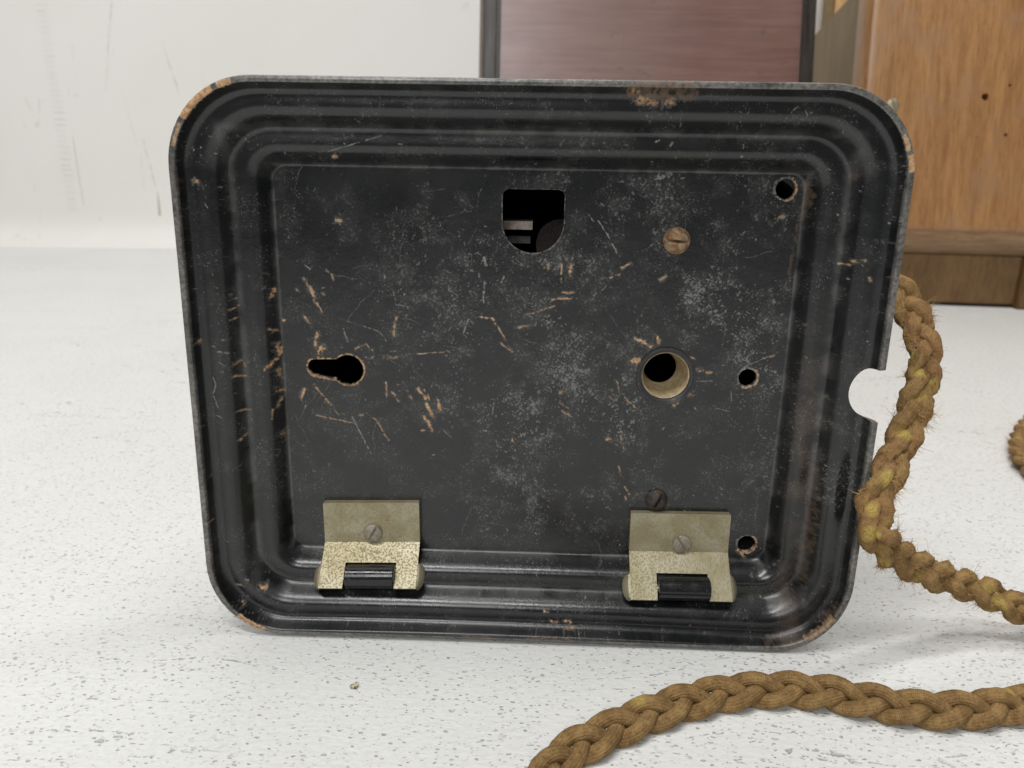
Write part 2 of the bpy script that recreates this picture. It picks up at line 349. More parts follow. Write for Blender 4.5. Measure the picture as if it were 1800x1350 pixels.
wear[..., 1] = np.maximum(wear[..., 1], np.clip((cl2 - .47) / .22, 0, 1) * (.3 + .7 * dens) * (.05 + .08 * np.clip(g2 * .5 + .5, 0, 1)))
n_fl = 420
for k in range(n_fl):
    x, y = rng.uniform(-98, 98), rng.uniform(-82, 82)
    if cl2[int((y - Y0) * RES), int((x - X0) * RES)] < rng.uniform(.40, .56): continue
    L = rng.uniform(.15, 1.5) * (rng.random() ** 1.5 + .2); a = rng.uniform(0, math.pi)
    stroke(0 if rng.random() < .12 else 1, [(x, y), (x + L * math.cos(a), y + L * math.sin(a))], rng.uniform(.16, .32), rng.uniform(.3, .9), .6)
for k in range(45):                                                          # hairline scratches
    x, y = rng.uniform(-75, 75), rng.uniform(-58, 58); a = rng.uniform(0, 2 * math.pi); p = [(x, y)]
    for _ in range(rng.integers(3, 8)):
        a += rng.normal(0, .25); x += 2 * math.cos(a); y += 2 * math.sin(a); p.append((x, y))
    stroke(1, p, .17, rng.uniform(.15, .38), .6)
# dust lying in the pressed grooves
tt = np.maximum(np.maximum(np.abs(Xg) - PX, np.abs(Yg) - PY), 0)
for tc, wd, am in ((.4, .8, .22), (10.2, 1.4, .16), (20.5, 1.0, .05)):
    wear[..., 1] = np.maximum(wear[..., 1], np.exp(-((tt - tc) / wd) ** 2) * am * np.clip((cl2 - .3) / .35, 0, 1) * (tt > 0))
wear[..., 2] = np.maximum(wear[..., 2], np.exp(-((Xg - 84) / 3.5) ** 2) * np.clip((30 - Yg) / 40, 0, 1) * np.clip((cl2 - .34) / .3, 0, 1) * .3)
def mask_image(name, arr):
    im = bpy.data.images.new(name, arr.shape[1], arr.shape[0], alpha=True, float_buffer=False, is_data=True)
    im.alpha_mode = 'CHANNEL_PACKED'
    im.pixels.foreach_set(np.ascontiguousarray(np.clip(arr, 0, 1), np.float32).ravel()); im.update(); im.pack()
    return im
ring(0, 612, 650, -18, 5.0, .55, .9, -150, 150); ring(0, 555, 645, -18, 2.7, .5, .9, 80, 280)
ring(0, 1381, 332, -18, 3.05, .5, .6, -60, 60); ring(1, 1314, 664, -18, 3.0, .4, .5, -90, 10)
for a, b in (((548, 660), (590, 668)), ((555, 629), (590, 633))): stroke(0, [loc(*a, -18), loc(*b, -18)], .6, .9)
dx0, dy0 = loc(884, 332, -18); dx1, _ = loc(993, 334, -18); dyb = loc(940, 445, -18)[1]
rD = (dx1 - dx0) / 2; cxD = (dx0 + dx1) / 2
Dh = [(dx0, dyb + rD), (dx0, dy0 - 1.6), (dx0 + .5, dy0 - .5), (dx0 + 1.6, dy0), (dx1 - 1.6, dy0), (dx1 - .5, dy0 - .5), (dx1, dy0 - 1.6), (dx1, dyb + rD)] + \
     [(cxD + rD * math.cos(math.radians(a)), dyb + rD + rD * math.sin(math.radians(a))) for a in range(-7, -180, -8)]
stroke(3, Dh[6:] + Dh[:2], .55, .95, .35); stroke(3, Dh[2:6], .3, .5, .5)
for px_, py_, r_ in ((1381, 332, 2.95), (1314, 664, 2.85), (1312, 956, 2.95)): ring(3, px_, py_, -18, r_ + .12, .75, .95); ring(0, px_, py_, -18, r_ + .3, .6, .7, -110, 60)
WEAR = mask_image('enamel wear', wear)

def mat_enamel():
    t = NT('black enamel'); v = t.obj
    uv = t.n('Mapping'); t.put(uv.inputs[0], v)
    uv.inputs['Location'].default_value = (-X0 / 204, (-Y0 - HY) / 172, 0); uv.inputs['Scale'].default_value = (1000 / 204, 1000 / 172, 1)
    im = t.n('TexImage', image=WEAR, extension='EXTEND'); t.put(im.inputs[0], uv.outputs[0])
    sp = t.n('SeparateColor'); t.put(sp.inputs[0], im.outputs[0])
    R, G, B, A = sp.outputs[0], sp.outputs[1], sp.outputs[2], im.outputs[1]
    n1 = t.noise(v, 60, 4); n2 = t.noise(v, 900, 3)
    base = t.mix(n1, (.0044, .0053, .0063), (.0075, .0085, .0094))
    base = t.mix(t.math('MULTIPLY', A, .85), base, t.mix(t.ramp(n2, .3, .7), (.12, .112, .10), (.27, .255, .23)))
    base = t.mix(t.math('MULTIPLY', G, .85), base, (.40, .395, .375))
    base = t.mix(t.math('MULTIPLY', B, .7), base, t.mix(n1, (.15, .09, .055), (.24, .15, .09)))
    base = t.mix(R, base, t.mix(t.ramp(n2, .35, .65), (.36, .18, .08), (.62, .41, .22)))
    dirt = t.math('MAXIMUM', t.math('MULTIPLY', G, 1.2), t.math('MAXIMUM', R, t.math('MULTIPLY', B, .9)), clamp=True)
    rough = t.mix(dirt, t.ramp(n1, .3, .7, .22, .30), (.72,) * 3)
    h = t.math('ADD', t.math('ADD', t.math('MULTIPLY', t.noise(v, 700, 2), .25), t.math('MULTIPLY', t.noise(v, 1700, 2), .14)), t.math('SUBTRACT', t.noise(v, 130, 3), t.math('MULTIPLY', R, .8)))
    return t.out(base, rough, normal=t.bump(h, .45, .00025), spec=.7)
M_ENAMEL = mat_enamel()
def mat_black(name, c=.015, r=.32):
    t = NT(name); n1 = t.noise(t.obj, 300, 4)
    sp = t.ramp(t.noise(t.obj, 900, 3), .62, .72, 0, .5)
    return t.out(t.mix(sp, (c, c, c * 1.1), (.18, .16, .14)), t.ramp(n1, .3, .7, r - .08, r + .1), normal=t.bump(n1, .2, .0002))
M_BLACK = mat_black('black lacquered steel'); M_GLOSS = mat_black('glossy black barrel', .012, .17)
def mat_rust(name, a, b, metal=.3):
    t = NT(name); n1 = t.noise(t.obj, 420, 5, .65, .5); n2 = t.noise(t.obj, 1500, 3)
    return t.out(t.mix(t.ramp(n1, .35, .65), a, b), t.ramp(n2, .3, .7, .45, .75), metal, t.bump(n1, .6, .0004))
M_RUSTY = mat_rust('rusty steel screw', (.24, .12, .045), (.42, .32, .21))
M_DARKRUST = mat_rust('dark rusted screw', (.026, .029, .037), (.085, .055, .04))
def mat_nickel():
    t = NT('tarnished nickel brass'); v = t.obj
    pit = t.ramp(t.noise(v, 1500, 3, .6), .48, .62); big = t.noise(v, 120, 4, .6)
    col = t.mix(t.ramp(big, .35, .65), (.34, .295, .175), (.43, .39, .27))
    col = t.mix(t.math('MULTIPLY', pit, .28), col, (.16, .135, .085))
    st = t.ramp(t.noise(t.scale(v, (1, 1, 1), (.3, .1, 0)), 190, 3), .66, .74)
    col = t.mix(t.math('MULTIPLY', st, .5), col, (.30, .15, .08))
    return t.out(col, t.ramp(pit, 0, 1, .42, .6), t.math('MULTIPLY_ADD', pit, -.2, .55), t.bump(t.math('SUBTRACT', big, t.math('MULTIPLY', pit, .3)), .35, .0003))
M_NICKEL = mat_nickel()
M_SCREW = mat_rust('dull nickel screw', (.33, .29, .22), (.46, .42, .35), .8)
def mat_tan():
    t = NT('tan fibre liner'); n1 = t.noise(t.obj, 500, 4)
    return t.out(t.mix(t.ramp(n1, .35, .65), (.40, .30, .17), (.55, .45, .28)), .75, normal=t.bump(n1, .4, .0003))
M_TAN = mat_tan()

# ------------------------------------------------------------------ mesh tools (mm in, metres out; plate coordinates shifted so that the thing's origin is its lowest edge)
def L(x, y, z): return (x * .001, (y + HY) * .001, z * .001)
def lathe(name, c, prof, mat, parent, seg=40, smooth=35, squash=1.0, axis=None):
    verts, faces = [], []; n = len(prof)
    for i in range(seg):
        a = 2 * math.pi * i / seg
        for r, z in prof: verts.append(L(c[0] + r * math.cos(a), c[1] + r * math.sin(a) * squash, z))
    for i in range(seg):
        j = (i + 1) % seg
        for k in range(n - 1): faces.append((i * n + k, j * n + k, j * n + k + 1, i * n + k + 1))
    if prof[0][0] < 1e-6 or prof[-1][0] < 1e-6: pass
    me = bpy.data.meshes.new(name); me.from_pydata(verts, [], faces)
    bm = bmesh.new(); bm.from_mesh(me); bmesh.ops.remove_doubles(bm, verts=bm.verts, dist=1e-7)
    bmesh.ops.recalc_face_normals(bm, faces=bm.faces); bm.to_mesh(me); bm.free()
    me.polygons.foreach_set('use_smooth', [True] * len(me.polygons)); me.set_sharp_from_angle(angle=math.radians(smooth))
    return link(name, me, mat, parent)
def prism(bm, pts, z0, z1, tf=L):
    """closed prism over an outline"""
    a = [bm.verts.new(tf(x, y, z0)) for x, y in pts]; b = [bm.verts.new(tf(x, y, z1)) for x, y in pts]
    n = len(pts); bm.faces.new(a[::-1]); bm.faces.new(b)
    for i in range(n): bm.faces.new((a[i], a[(i + 1) % n], b[(i + 1) % n], b[i]))
def from_bm(name, bm, mat, parent=None, smooth=None):
    bmesh.ops.recalc_face_normals(bm, faces=bm.faces)
    me = bpy.data.meshes.new(name); bm.to_mesh(me); bm.free()
    if smooth is not None:
        me.polygons.foreach_set('use_smooth', [True] * len(me.polygons)); me.set_sharp_from_angle(angle=math.radians(smooth))
    return link(name, me, mat, parent)
def cut(o, bm_cut, smooth=None):
    """boolean difference, baked"""
    me = bpy.data.meshes.new('cut'); bmesh.ops.recalc_face_normals(bm_cut, faces=bm_cut.faces); bm_cut.to_mesh(me); bm_cut.free()
    c = bpy.data.objects.new('cut', me); COL.objects.link(c); c.matrix_world = o.matrix_world.copy(); c.parent = o.parent
    md = o.modifiers.new('b', 'BOOLEAN'); md.operation = 'DIFFERENCE'; md.object = c; md.solver = 'EXACT'
    bpy.context.view_layer.update()
    new = bpy.data.meshes.new_from_object(o.evaluated_get(bpy.context.evaluated_depsgraph_get()))
    old = o.data; o.modifiers.clear(); o.data = new; new.name = old.name
    bpy.data.objects.remove(c); bpy.data.meshes.remove(me)
    if smooth is not None:
        new.polygons.foreach_set('use_smooth', [True] * len(new.polygons)); new.set_sharp_from_angle(angle=math.radians(smooth))
def circ(cx, cy, rx, ry=None, n=40, jag=0.0):
    ry = ry or rx
    return [(cx + rx * (1 + random.uniform(-jag, jag)) * math.cos(2 * math.pi * i / n), cy + ry * (1 + random.uniform(-jag, jag)) * math.sin(2 * math.pi * i / n)) for i in range(n)]

# ------------------------------------------------------------------ the telephone
base_p = PO - EY * HY * .001
phone = tag(empty('telephone', frame(base_p, EX, EY, EN)),
            'black enamelled telephone lying with its underside and two hinges facing the viewer', 'telephone')

def plate_ring(t, nx=28, ny=22, nc=14):
    r = corner_r(t); hx, hy = PX + t - r, PY + t - r; pts = []
    for (sx, sy, a0) in ((1, 1, 0), (-1, 1, 90), (-1, -1, 180), (1, -1, 270)):
        for k in range(nc + 1):
            a = math.radians(a0 + 90 * k / nc); pts.append((sx * hx + r * math.cos(a), sy * hy + r * math.sin(a)))
        nn = nx if a0 in (0, 180) else ny
        if a0 == 0: A, B = (hx, hy + r), (-hx, hy + r)
        elif a0 == 90: A, B = (-hx - r, hy), (-hx - r, -hy)
        elif a0 == 180: A, B = (-hx, -hy - r), (hx, -hy - r)
        else: A, B = (hx + r, -hy), (hx + r, hy)
        for k in range(1, nn): pts.append((A[0] + (B[0] - A[0]) * k / nn, A[1] + (B[1] - A[1]) * k / nn))
    return [(x, y + bow(x, y)) for x, y in pts]
def smooth_prof():
    T = [p[0] for p in PROF]; Z = [p[1] for p in PROF]; out = []
    for i in range(len(T) - 1):
        p0, p1, p2, p3 = [(T[max(min(k, len(T) - 1), 0)], Z[max(min(k, len(T) - 1), 0)]) for k in (i - 1, i, i + 1, i + 2)]
        for s in (0, .5):
            q = []
            for d in (0, 1):
                m1, m2 = (p2[d] - p0[d]) / 2, (p3[d] - p1[d]) / 2
                q.append((2 * s**3 - 3 * s**2 + 1) * p1[d] + (s**3 - 2 * s**2 + s) * m1 + (-2 * s**3 + 3 * s**2) * p2[d] + (s**3 - s**2) * m2)
            out.append(tuple(q))
    return out + [(T[-1], Z[-1])]
prof = smooth_prof() + [(22.3, .1), (22.75, -.15), (23.0, -.8), (23.0, -3.0), (22.0, -5.2), (19.5, -6.6), (14.2, -7.0), (10.5, -12.2), (5.2, -13.0), (1.2, -19.2), (0, -19.3)]
bm = bmesh.new(); rings = []
for t, z in prof: rings.append([bm.verts.new(L(x, y, z + .12 * mnoise.noise((x * .03, y * .03, t * .08)) * min(t / 5, 1))) for x, y in plate_ring(t)])
N = len(rings[0])
for a, b in zip(rings[:-1], rings[1:]):
    for i in range(N): bm.faces.new((a[i], a[(i + 1) % N], b[(i + 1) % N], b[i]))
bm.faces.new(rings[0][::-1]); bm.faces.new(rings[-1])
plate = from_bm('base_plate', bm, M_ENAMEL, phone)
# openings punched through the sheet
c = bmesh.new()
zf, zb = 5, -30
def P(*pts): return [loc(x, y, -18) for x, y in pts]
prism(c, Dh, zf, zb)
kx, ky = loc(612, 650, -18); k2x, k2y = loc(554, 644.5, -18); rk, rs = 4.75, 2.35
d_ = unit(np.array([k2x - kx, k2y - ky])); nrm = np.array([-d_[1], d_[0]])
a0 = math.asin(3.1 / rk); ad = math.atan2(d_[1], d_[0])
key = [(kx + rk * math.cos(ad + a0 + s * (2 * math.pi - 2 * a0)), ky + rk * math.sin(ad + a0 + s * (2 * math.pi - 2 * a0))) for s in np.linspace(0, 1, 40)]
key += [(k2x + rs * math.cos(ad - math.pi / 2 + s * math.pi), k2y + rs * math.sin(ad - math.pi / 2 + s * math.pi)) for s in np.linspace(0, 1, 16)]
prism(c, key, zf, zb)
for px, py, r in ((1381, 332, 2.85), (1314, 664, 2.75), (1312, 956, 2.85)): prism(c, circ(*loc(px, py, -18), r, n=32), zf, zb)
bx_, by_ = loc(1171, 662, -17.5); prism(c, circ(bx_, by_, 8.5), zf, zb)
nx_, ny_ = surf(1549, 698)
nx_ = max(nx_, 0) ; prism(c, circ(nx_ + .4, ny_, 7.6, 7.9, n=44), 6, -30)
_, ya = loc(1553, 646, -1); _, yb_ = loc(1537, 752, -1)
prism(c, [(nx_ + 2, ya), (HX + 6, ya - .3), (HX + 6, yb_ + .3), (nx_ + 2, yb_)], 7, -31)
cut(plate, c, 38)

# body behind the plate: hollow tapered housing, seen through the openings and from the side
def housing():
    bm = bmesh.new()
    def rr(hx, hy, r, z, cy=0.0, n=6):
        p = []
        for sx, sy, a0 in ((1, 1, 0), (-1, 1, 90), (-1, -1, 180), (1, -1, 270)):
            for k in range(n + 1):
                a = math.radians(a0 + 90 * k / n); p.append(bm.verts.new(L(sx * (hx - r) + r * math.cos(a), cy + sy * (hy - r) + r * math.sin(a), z)))
        return p
    outs = [rr(80, 63, 10, -19.5), rr(79, 62, 10, -30), rr(70, 54, 12, -70, -2), rr(58, 44, 14, -105, -4), rr(44, 32, 14, -122, -4)]
    ins = [rr(77, 60, 9, -19.6), rr(76, 59, 9, -30), rr(67, 51, 11, -69, -2), rr(55, 41, 12, -103, -4), rr(40, 28, 12, -118, -4)]
    n = len(outs[0])
    for A in (outs, ins):
        for a, b in zip(A[:-1], A[1:]):
            for i in range(n): bm.faces.new((a[i], a[(i + 1) % n], b[(i + 1) % n], b[i]))
        bm.faces.new(A[-1])
    for i in range(n): bm.faces.new((outs[0][i], outs[0][(i + 1) % n], ins[0][(i + 1) % n], ins[0][i]))
    return bm
from_bm('housing', housing(), M_BLACK, phone, 40)
bm = bmesh.new()
prism(bm, [(-14, -30), (-40, -30), (-68, -60), (-66, -84), (-60, -84), (-18, -44), (18, -44), (60, -84), (66, -84), (68, -60), (40, -30), (14, -30)], -112, -124)
from_bm('cradle', bm, M_BLACK, phone)
def bx(bm, x0, x1, y0, y1, z0, z1): prism(bm, [(x0, y0), (x1, y0), (x1, y1), (x0, y1)], z0, z1)
bm = bmesh.new(); p0, p1 = loc(872, 388, -30), loc(936, 404, -30); bx(bm, p0[0], p1[0], p1[1], p0[1], -30, -46)
br = from_bm('bell_bracket', bm, mat_rust('dusty bracket', (.30, .24, .19), (.55, .47, .40), .1), phone)
bm = bmesh.new(); p0, p1 = loc(872, 414, -34), loc(932, 428, -34); bx(bm, p0[0], p1[0], p1[1], p0[1], -34, -52)
from_bm('coil_core', bm, mat_rust('dark bracket', (.08, .08, .085), (.16, .15, .14), .2), phone)

v_, f_ = [], []; px0, py0 = loc(985, 410, -44)
for zc in (-36, -60):
    for i in range(20):
        a = 2 * math.pi * i / 20; v_.append(L(px0 + 8 * math.cos(a), py0 - 3 + 8 * math.sin(a), zc))
f_ = [(i, (i + 1) % 20, 20 + (i + 1) % 20, 20 + i) for i in range(20)] + [tuple(range(20)), tuple(range(20, 40))]
from_data('bell_coil', v_, f_, mat_rust('dark brown coil', (.022, .014, .011), (.045, .028, .022), 0), phone, 35)
# threaded bush with its fibre liner
M_BUSH = mat_black('worn dark bush', .045, .36)
bush = lathe('cable_bush', (bx_, by_), [(8.4, -19.2), (9.05, -18.1), (9.1, -17.4), (8.9, -17.0), (8.6, -16.95), (8.4, -17.2), (8.35, -18.0), (7.6, -18.3), (7.45, -18.6), (7.4, -21), (8.4, -21), (8.4, -19.2)], M_BUSH, phone, 56)
lathe('liner', (bx_, by_), [(7.38, -18.8), (7.1, -19.1), (6.9, -22), (5.6, -30), (5.3, -30.5), (6.0, -30.7), (7.38, -22)], M_TAN, bush, 40)

def screw(name, px, py, z, r, h, slot_deg, sw, mat, parent, dome=.5, sd=.55):
    x, y = loc(px, py, z + h * .6)
    pr_ = [(0, z + h), (r * .45, z + h - h * dome * .18), (r * .75, z + h - h * dome * .5), (r * .95, z + h - h * dome), (r, z + h - h * dome - .25), (r, z - .3), (0, z - .3)]
    o = lathe(name, (x, y), pr_, mat, parent, 32, 30)
    a = math.radians(slot_deg); u = (math.cos(a), math.sin(a)); v = (-u[1], u[0]); c = bmesh.new()
    prism(c, [(x + u[0] * i * r * 1.4 + v[0] * j * sw, y + u[1] * i * r * 1.4 + v[1] * j * sw) for i, j in ((-1, -1), (1, -1), (1, 1), (-1, 1))], z + h * (1 - sd), z + h + 2)
    cut(o, c, 30)
    return o
s1 = screw('screw', 1191, 424, -18, 3.95, 2.9, -4, .45, M_RUSTY, phone, .75, .6); s1['label'] = 'brown rusted dome head screw'
s2 = screw('screw', 1155, 882, -18, 3.6, 2.8, 62, .5, M_DARKRUST, phone, .7, .6); s2['label'] = 'dark screw with rust in its slot'

# hinges
def hinge(TL, TR, bend_y, bot_y, notch, ears, barrel, slot_deg, scx, lab):
    z0 = -15.6
    x0, yt = loc(*TL, z0); x1, yt2 = loc(*TR, z0); yb = loc((TL[0] + TR[0]) / 2, bend_y, z0)[1]
    zb_ = -4.9
    ybot = loc((TL[0] + TR[0]) / 2, bot_y, zb_)[1]
    th = .85; w = x1 - x0; slope = (yt2 - yt) / w
    Lr = math.hypot(yb - ybot, zb_ - z0); ca, sa = (yb - ybot) / Lr, (zb_ - z0) / Lr
    tiltv = slope
    def up(x, y, z): return L(x, y + tiltv * (x - x0), z)
    def low(x, v, h): return L(x, yb - v * ca + h * sa + tiltv * (x - x0), z0 + v * sa + h * ca)
    bm = bmesh.new()
    prism(bm, [(x0, yb), (x1, yb), (x1 - .1, yt - .3), (x1 - .4, yt), (x0 + .4, yt), (x0 - .1, yt - .3)], z0 - 2.3, z0, up)
    e = 2.3; v1, v2 = Lr * .44, Lr
    nx0 = loc(notch[0], (bend_y + bot_y) / 2, -11)[0]; nx1 = loc(notch[1], (bend_y + bot_y) / 2, -11)[0]; vn = Lr * .45
    vs_ = [v1 + (v2 - v1) * q for q in (0, .08, .2, .35, .5, .65, .8, .92, 1)]
    def bulge(v): return e * math.sqrt(max(0, 1 - ((v - (v1 + v2) / 2 + .35) / ((v2 - v1) / 2 + .36)) ** 2)) * (1 if v > v1 else 0) + .02
    out = [(x0, 0)] + [(x0, v) for v in vs_] + [(nx0, v2), (nx0, vn), (nx1, vn), (nx1, v2)] + [(x1, v) for v in vs_[::-1]] + [(x1, 0)]
    n = len(out)
    A = [bm.verts.new(low(x, v, 0)) for x, v in out]; B = [bm.verts.new(low(x, v, -th)) for x, v in out]
    for tri in tessellate_polygon([[Vector((x, v, 0)) for x, v in out]]):
        bm.faces.new([A[q] for q in tri]); bm.faces.new([B[q] for q in tri[::-1]])
    ns_ = len(vs_); left = list(range(1, 1 + ns_)); right = list(range(5 + ns_, 5 + 2 * ns_))[::-1]
    skip = set()
    for side, xb, idxs in ((-1, x0, left), (1, x1, right)):
        cols = [[A[i] for i in idxs]]; colsB = [[B[i] for i in idxs]]
        for q in (.3, .55, .8, 1.0):
            h_ = -2.1 * q * q
            cols.append([bm.verts.new(low(xb + side * bulge(v) * q, v, h_)) for v in vs_]); colsB.append([bm.verts.new(low(xb + side * bulge(v) * q, v, h_ - th * .7)) for v in vs_])
        for cc in (cols, colsB):
            for c0, c1 in zip(cc[:-1], cc[1:]):
                for i in range(ns_ - 1): bm.faces.new((c0[i], c0[i + 1], c1[i + 1], c1[i]))
        for i in range(ns_ - 1): bm.faces.new((cols[-1][i], cols[-1][i + 1], colsB[-1][i + 1], colsB[-1][i]))
        for k_ in (0, ns_ - 1):
            for q in range(len(cols) - 1): bm.faces.new((cols[q][k_], cols[q + 1][k_], colsB[q + 1][k_], colsB[q][k_]))
        for i in range(ns_ - 1): skip.add(frozenset((idxs[i], idxs[i + 1])))
    for i in range(n):
        if frozenset((i, (i + 1) % n)) in skip: continue
        bm.faces.new((A[i], A[(i + 1) % n], B[(i + 1) % n], B[i]))
    o = from_bm('hinge', bm, M_NICKEL, phone, 14); o['label'] = lab
    bv = o.modifiers.new('edge', 'BEVEL'); bv.width = .00014; bv.segments = 2; bv.limit_method = 'ANGLE'; bv.angle_limit = math.radians(50)
    # rolled barrel of the lower leaf
    r = 3.8; ya_, yc = loc(barrel[0], barrel[2], -7)[1], loc(barrel[0], barrel[3], -7)[1]
    cy, cz = (ya_ + yc) / 2 - .1, -8.3; xa = loc(barrel[0], (barrel[2] + barrel[3]) / 2, -9)[0]; xb = loc(barrel[1], (barrel[2] + barrel[3]) / 2, -9)[0]
    v, f = [], []; seg = 36
    for x, rr_ in ((xa, r - .35), (xa + .3, r), (xb - .3, r), (xb, r - .35)):
        for i in range(seg):
            a = 2 * math.pi * i / seg; v.append(L(x, cy + rr_ * math.cos(a) + tiltv * (x - x0), cz + rr_ * math.sin(a)))
    for k in range(3):
        for i in range(seg): f.append((k * seg + i, k * seg + (i + 1) % seg, (k + 1) * seg + (i + 1) % seg, (k + 1) * seg + i))
    f.append(tuple(range(seg))); f.append(tuple(range(3 * seg, 4 * seg)))
    from_data('barrel', v, f, M_GLOSS, o, 35)
    v = []; f = []
    for x in (xa - .9, xb + .9):                                                # pin through the ears
        for i in range(12):
            a = 2 * math.pi * i / 12; v.append(L(x, cy + 1.1 * math.cos(a), cz + 1.1 * math.sin(a)))
    for i in range(12): f.append((i, (i + 1) % 12, 12 + (i + 1) % 12, 12 + i))
    f += [tuple(range(12)), tuple(range(12, 24))]
    from_data('hinge_pin', v, f, M_NICKEL, o, 35)
    screw('hinge_screw', scx[0], scx[1], z0, 3.05, 1.5, slot_deg, .42, M_SCREW, o, .25, .8)
hinge((568, 884), (737, 884), 955, 1037, (608, 697), None, (610, 695, 993, 1042), 62, (655, 938), 'tarnished hinge nearer the keyhole slot')
hinge((1110, 902), (1286, 905), 971, 1057, (1153, 1243), None, (1155, 1245, 1014, 1061), -58, (1199, 957), 'tarnished hinge below the dark screw')

# ------------------------------------------------------------------ table top and wall
def grid_sheet(name, x0, x1, y0, y1, z, mat):
    return tag(from_data(name, [(x0, y0, z), (x1, y0, z), (x1, y1, z), (x0, y1, z)], [(0, 1, 2, 3)], mat), kind='structure')
w0, w1 = on_floor(0, 426), on_floor(300, 429)
wx = unit(np.array([w1[0] - w0[0], w1[1] - w0[1], 0])); wn = np.array([wx[1], -wx[0], 0])       # along the wall, out of the wall
def wpt(a, b, h): return w0 + wx * a + wn * b + np.array([0, 0, h])
grid_sheet('table_top', -3.2, 3.2, -2.2, 2.6, 0, M_TABLE)
v, f = [], []
profw = [(.052, -.004), (.040, .0015), (.026, .0045), (.013, .0105), (.006, .018), (.002, .028), (0, .042), (0, .10), (0, 2.6)]
for a in np.linspace(-2.4, 3.2, 60):
    for b, h in profw: v.append(wpt(a, b + (.0012 * mnoise.noise((a * 14, h * 30, 0)) if h > 0 else 0), h + (.0016 * mnoise.noise((a * 9, 5, h * 20)) if .001 < h < .05 else 0)))
n = len(profw)
for i in range(59):
    for k in range(n - 1): f.append((i * n + k, (i + 1) * n + k, (i + 1) * n + k + 1, i * n + k + 1))
wall = tag(from_data('wall', v, f, M_WALL, smooth=60), kind='structure')
def on_wall(px, py, b=0.0):
    p = on_plane(px, py, w0 + wn * b, wn); return p
# a pale ribbed strip of filler and a few cracks on the wall
def wall_ribbon(name, pts, width, thick, mat, ribs=False):
    v, f = [], []; P_ = [on_wall(*p) for p in pts]; m = len(P_)
    for i, p in enumerate(P_):
        d = unit(P_[min(i + 1, m - 1)] - P_[max(i - 1, 0)]); s = unit(np.cross(d, wn)); ww = width[i] if isinstance(width, list) else width
        for q in ((-1, .0003), (-.8, thick), (.8, thick), (1, .0003)): v.append(p + s * ww * .5 * q[0] + wn * q[1])
    for i in range(m - 1):
        for k in range(3): f.append((i * 4 + k, i * 4 + 4 + k, i * 4 + 5 + k, i * 4 + 1 + k))
    return from_data(name, v, f, mat, wall, 40)
tF = NT('pale filler'); M_FILL = tF.out(tF.mix(tF.noise(tF.obj, 60, 3), (.77, .765, .73), (.81, .80, .765)), .6)
tC = NT('grey crack'); M_CRACK = tC.out(tC.mix(tC.noise(tC.obj, 300, 3), (.42, .41, .38), (.68, .67, .63)), .8)
tD = NT('beige gash'); M_GASH = tD.out((.50, .48, .39), .8)
def wiggle(a, b, n, amp):
    return [(a[0] + (b[0] - a[0]) * k / n + random.uniform(-amp, amp), a[1] + (b[1] - a[1]) * k / n) for k in range(n + 1)]
for k in range(40):
    y = 8 + k * 10 + random.uniform(-1, 1); x = 62 + (y / 400) * 62
    wall_ribbon('rib', [(x + random.uniform(0, 2), y), (x + 9, y + .4), (x + 18 + random.uniform(-2, 3), y + .8)], random.uniform(.0005, .0013), random.choice((.00025, .0004, .00055)), M_FILL)
wall_ribbon('seam', wiggle((128, 240), (147, 360), 8, .3), .0007, .0004, M_CRACK)
for a, b, wd in (((197, 2), (192, 60), .0012), ((191, 60), (187, 160), .0009), ((284, 72), (315, 164), .0013), ((212, 150), (240, 252), .0008), ((252, 246), (274, 330), .0013), ((248, 270), (254, 335), .0006)):
    n = 12; pts = wiggle(a, b, n, 1.0)
    wall_ribbon('crack', pts, [wd * random.choice((.12, .5, 1.0, .2)) for _ in range(n + 1)], .00035, M_CRACK)
wall_ribbon('gash', [(277, 336), (279, 356), (282, 385), (285, 408), (286, 412)], [.0008, .0022, .0040, .0036, .001], .0006, M_GASH)

# ------------------------------------------------------------------ framed panel (front slopes back)
def local_box(bm, o, bx_, by2, bn_, x0, x1, y0, y1, z0, z1, m=0):
    vs = [bm.verts.new(tuple(o + bx_ * x + by2 * y + bn_ * z)) for x, y, z in ((x0, y0, z0), (x1, y0, z0), (x1, y1, z0), (x0, y1, z0), (x0, y0, z1), (x1, y0, z1), (x1, y1, z1), (x0, y1, z1))]
    return [bm.faces.new([vs[i] for i in q]) for q in ((3, 2, 1, 0), (4, 5, 6, 7), (0, 1, 5, 4), (1, 2, 6, 5), (2, 3, 7, 6), (3, 0, 4, 7))]
def tilted(o, yaw, lean):
    bx_ = np.array([math.cos(yaw), math.sin(yaw), 0]); back = np.array([-math.sin(yaw), math.cos(yaw), 0])
    by2 = back * math.sin(lean) + np.array([0, 0, 1]) * math.cos(lean)
    return bx_, by2, np.cross(bx_, by2), back
M_DARKWOOD = mat_wood('dark stained wood', (.018, .013, .009), (.045, .033, .024), (6, .5, 6), 1.0, (.3, .45))
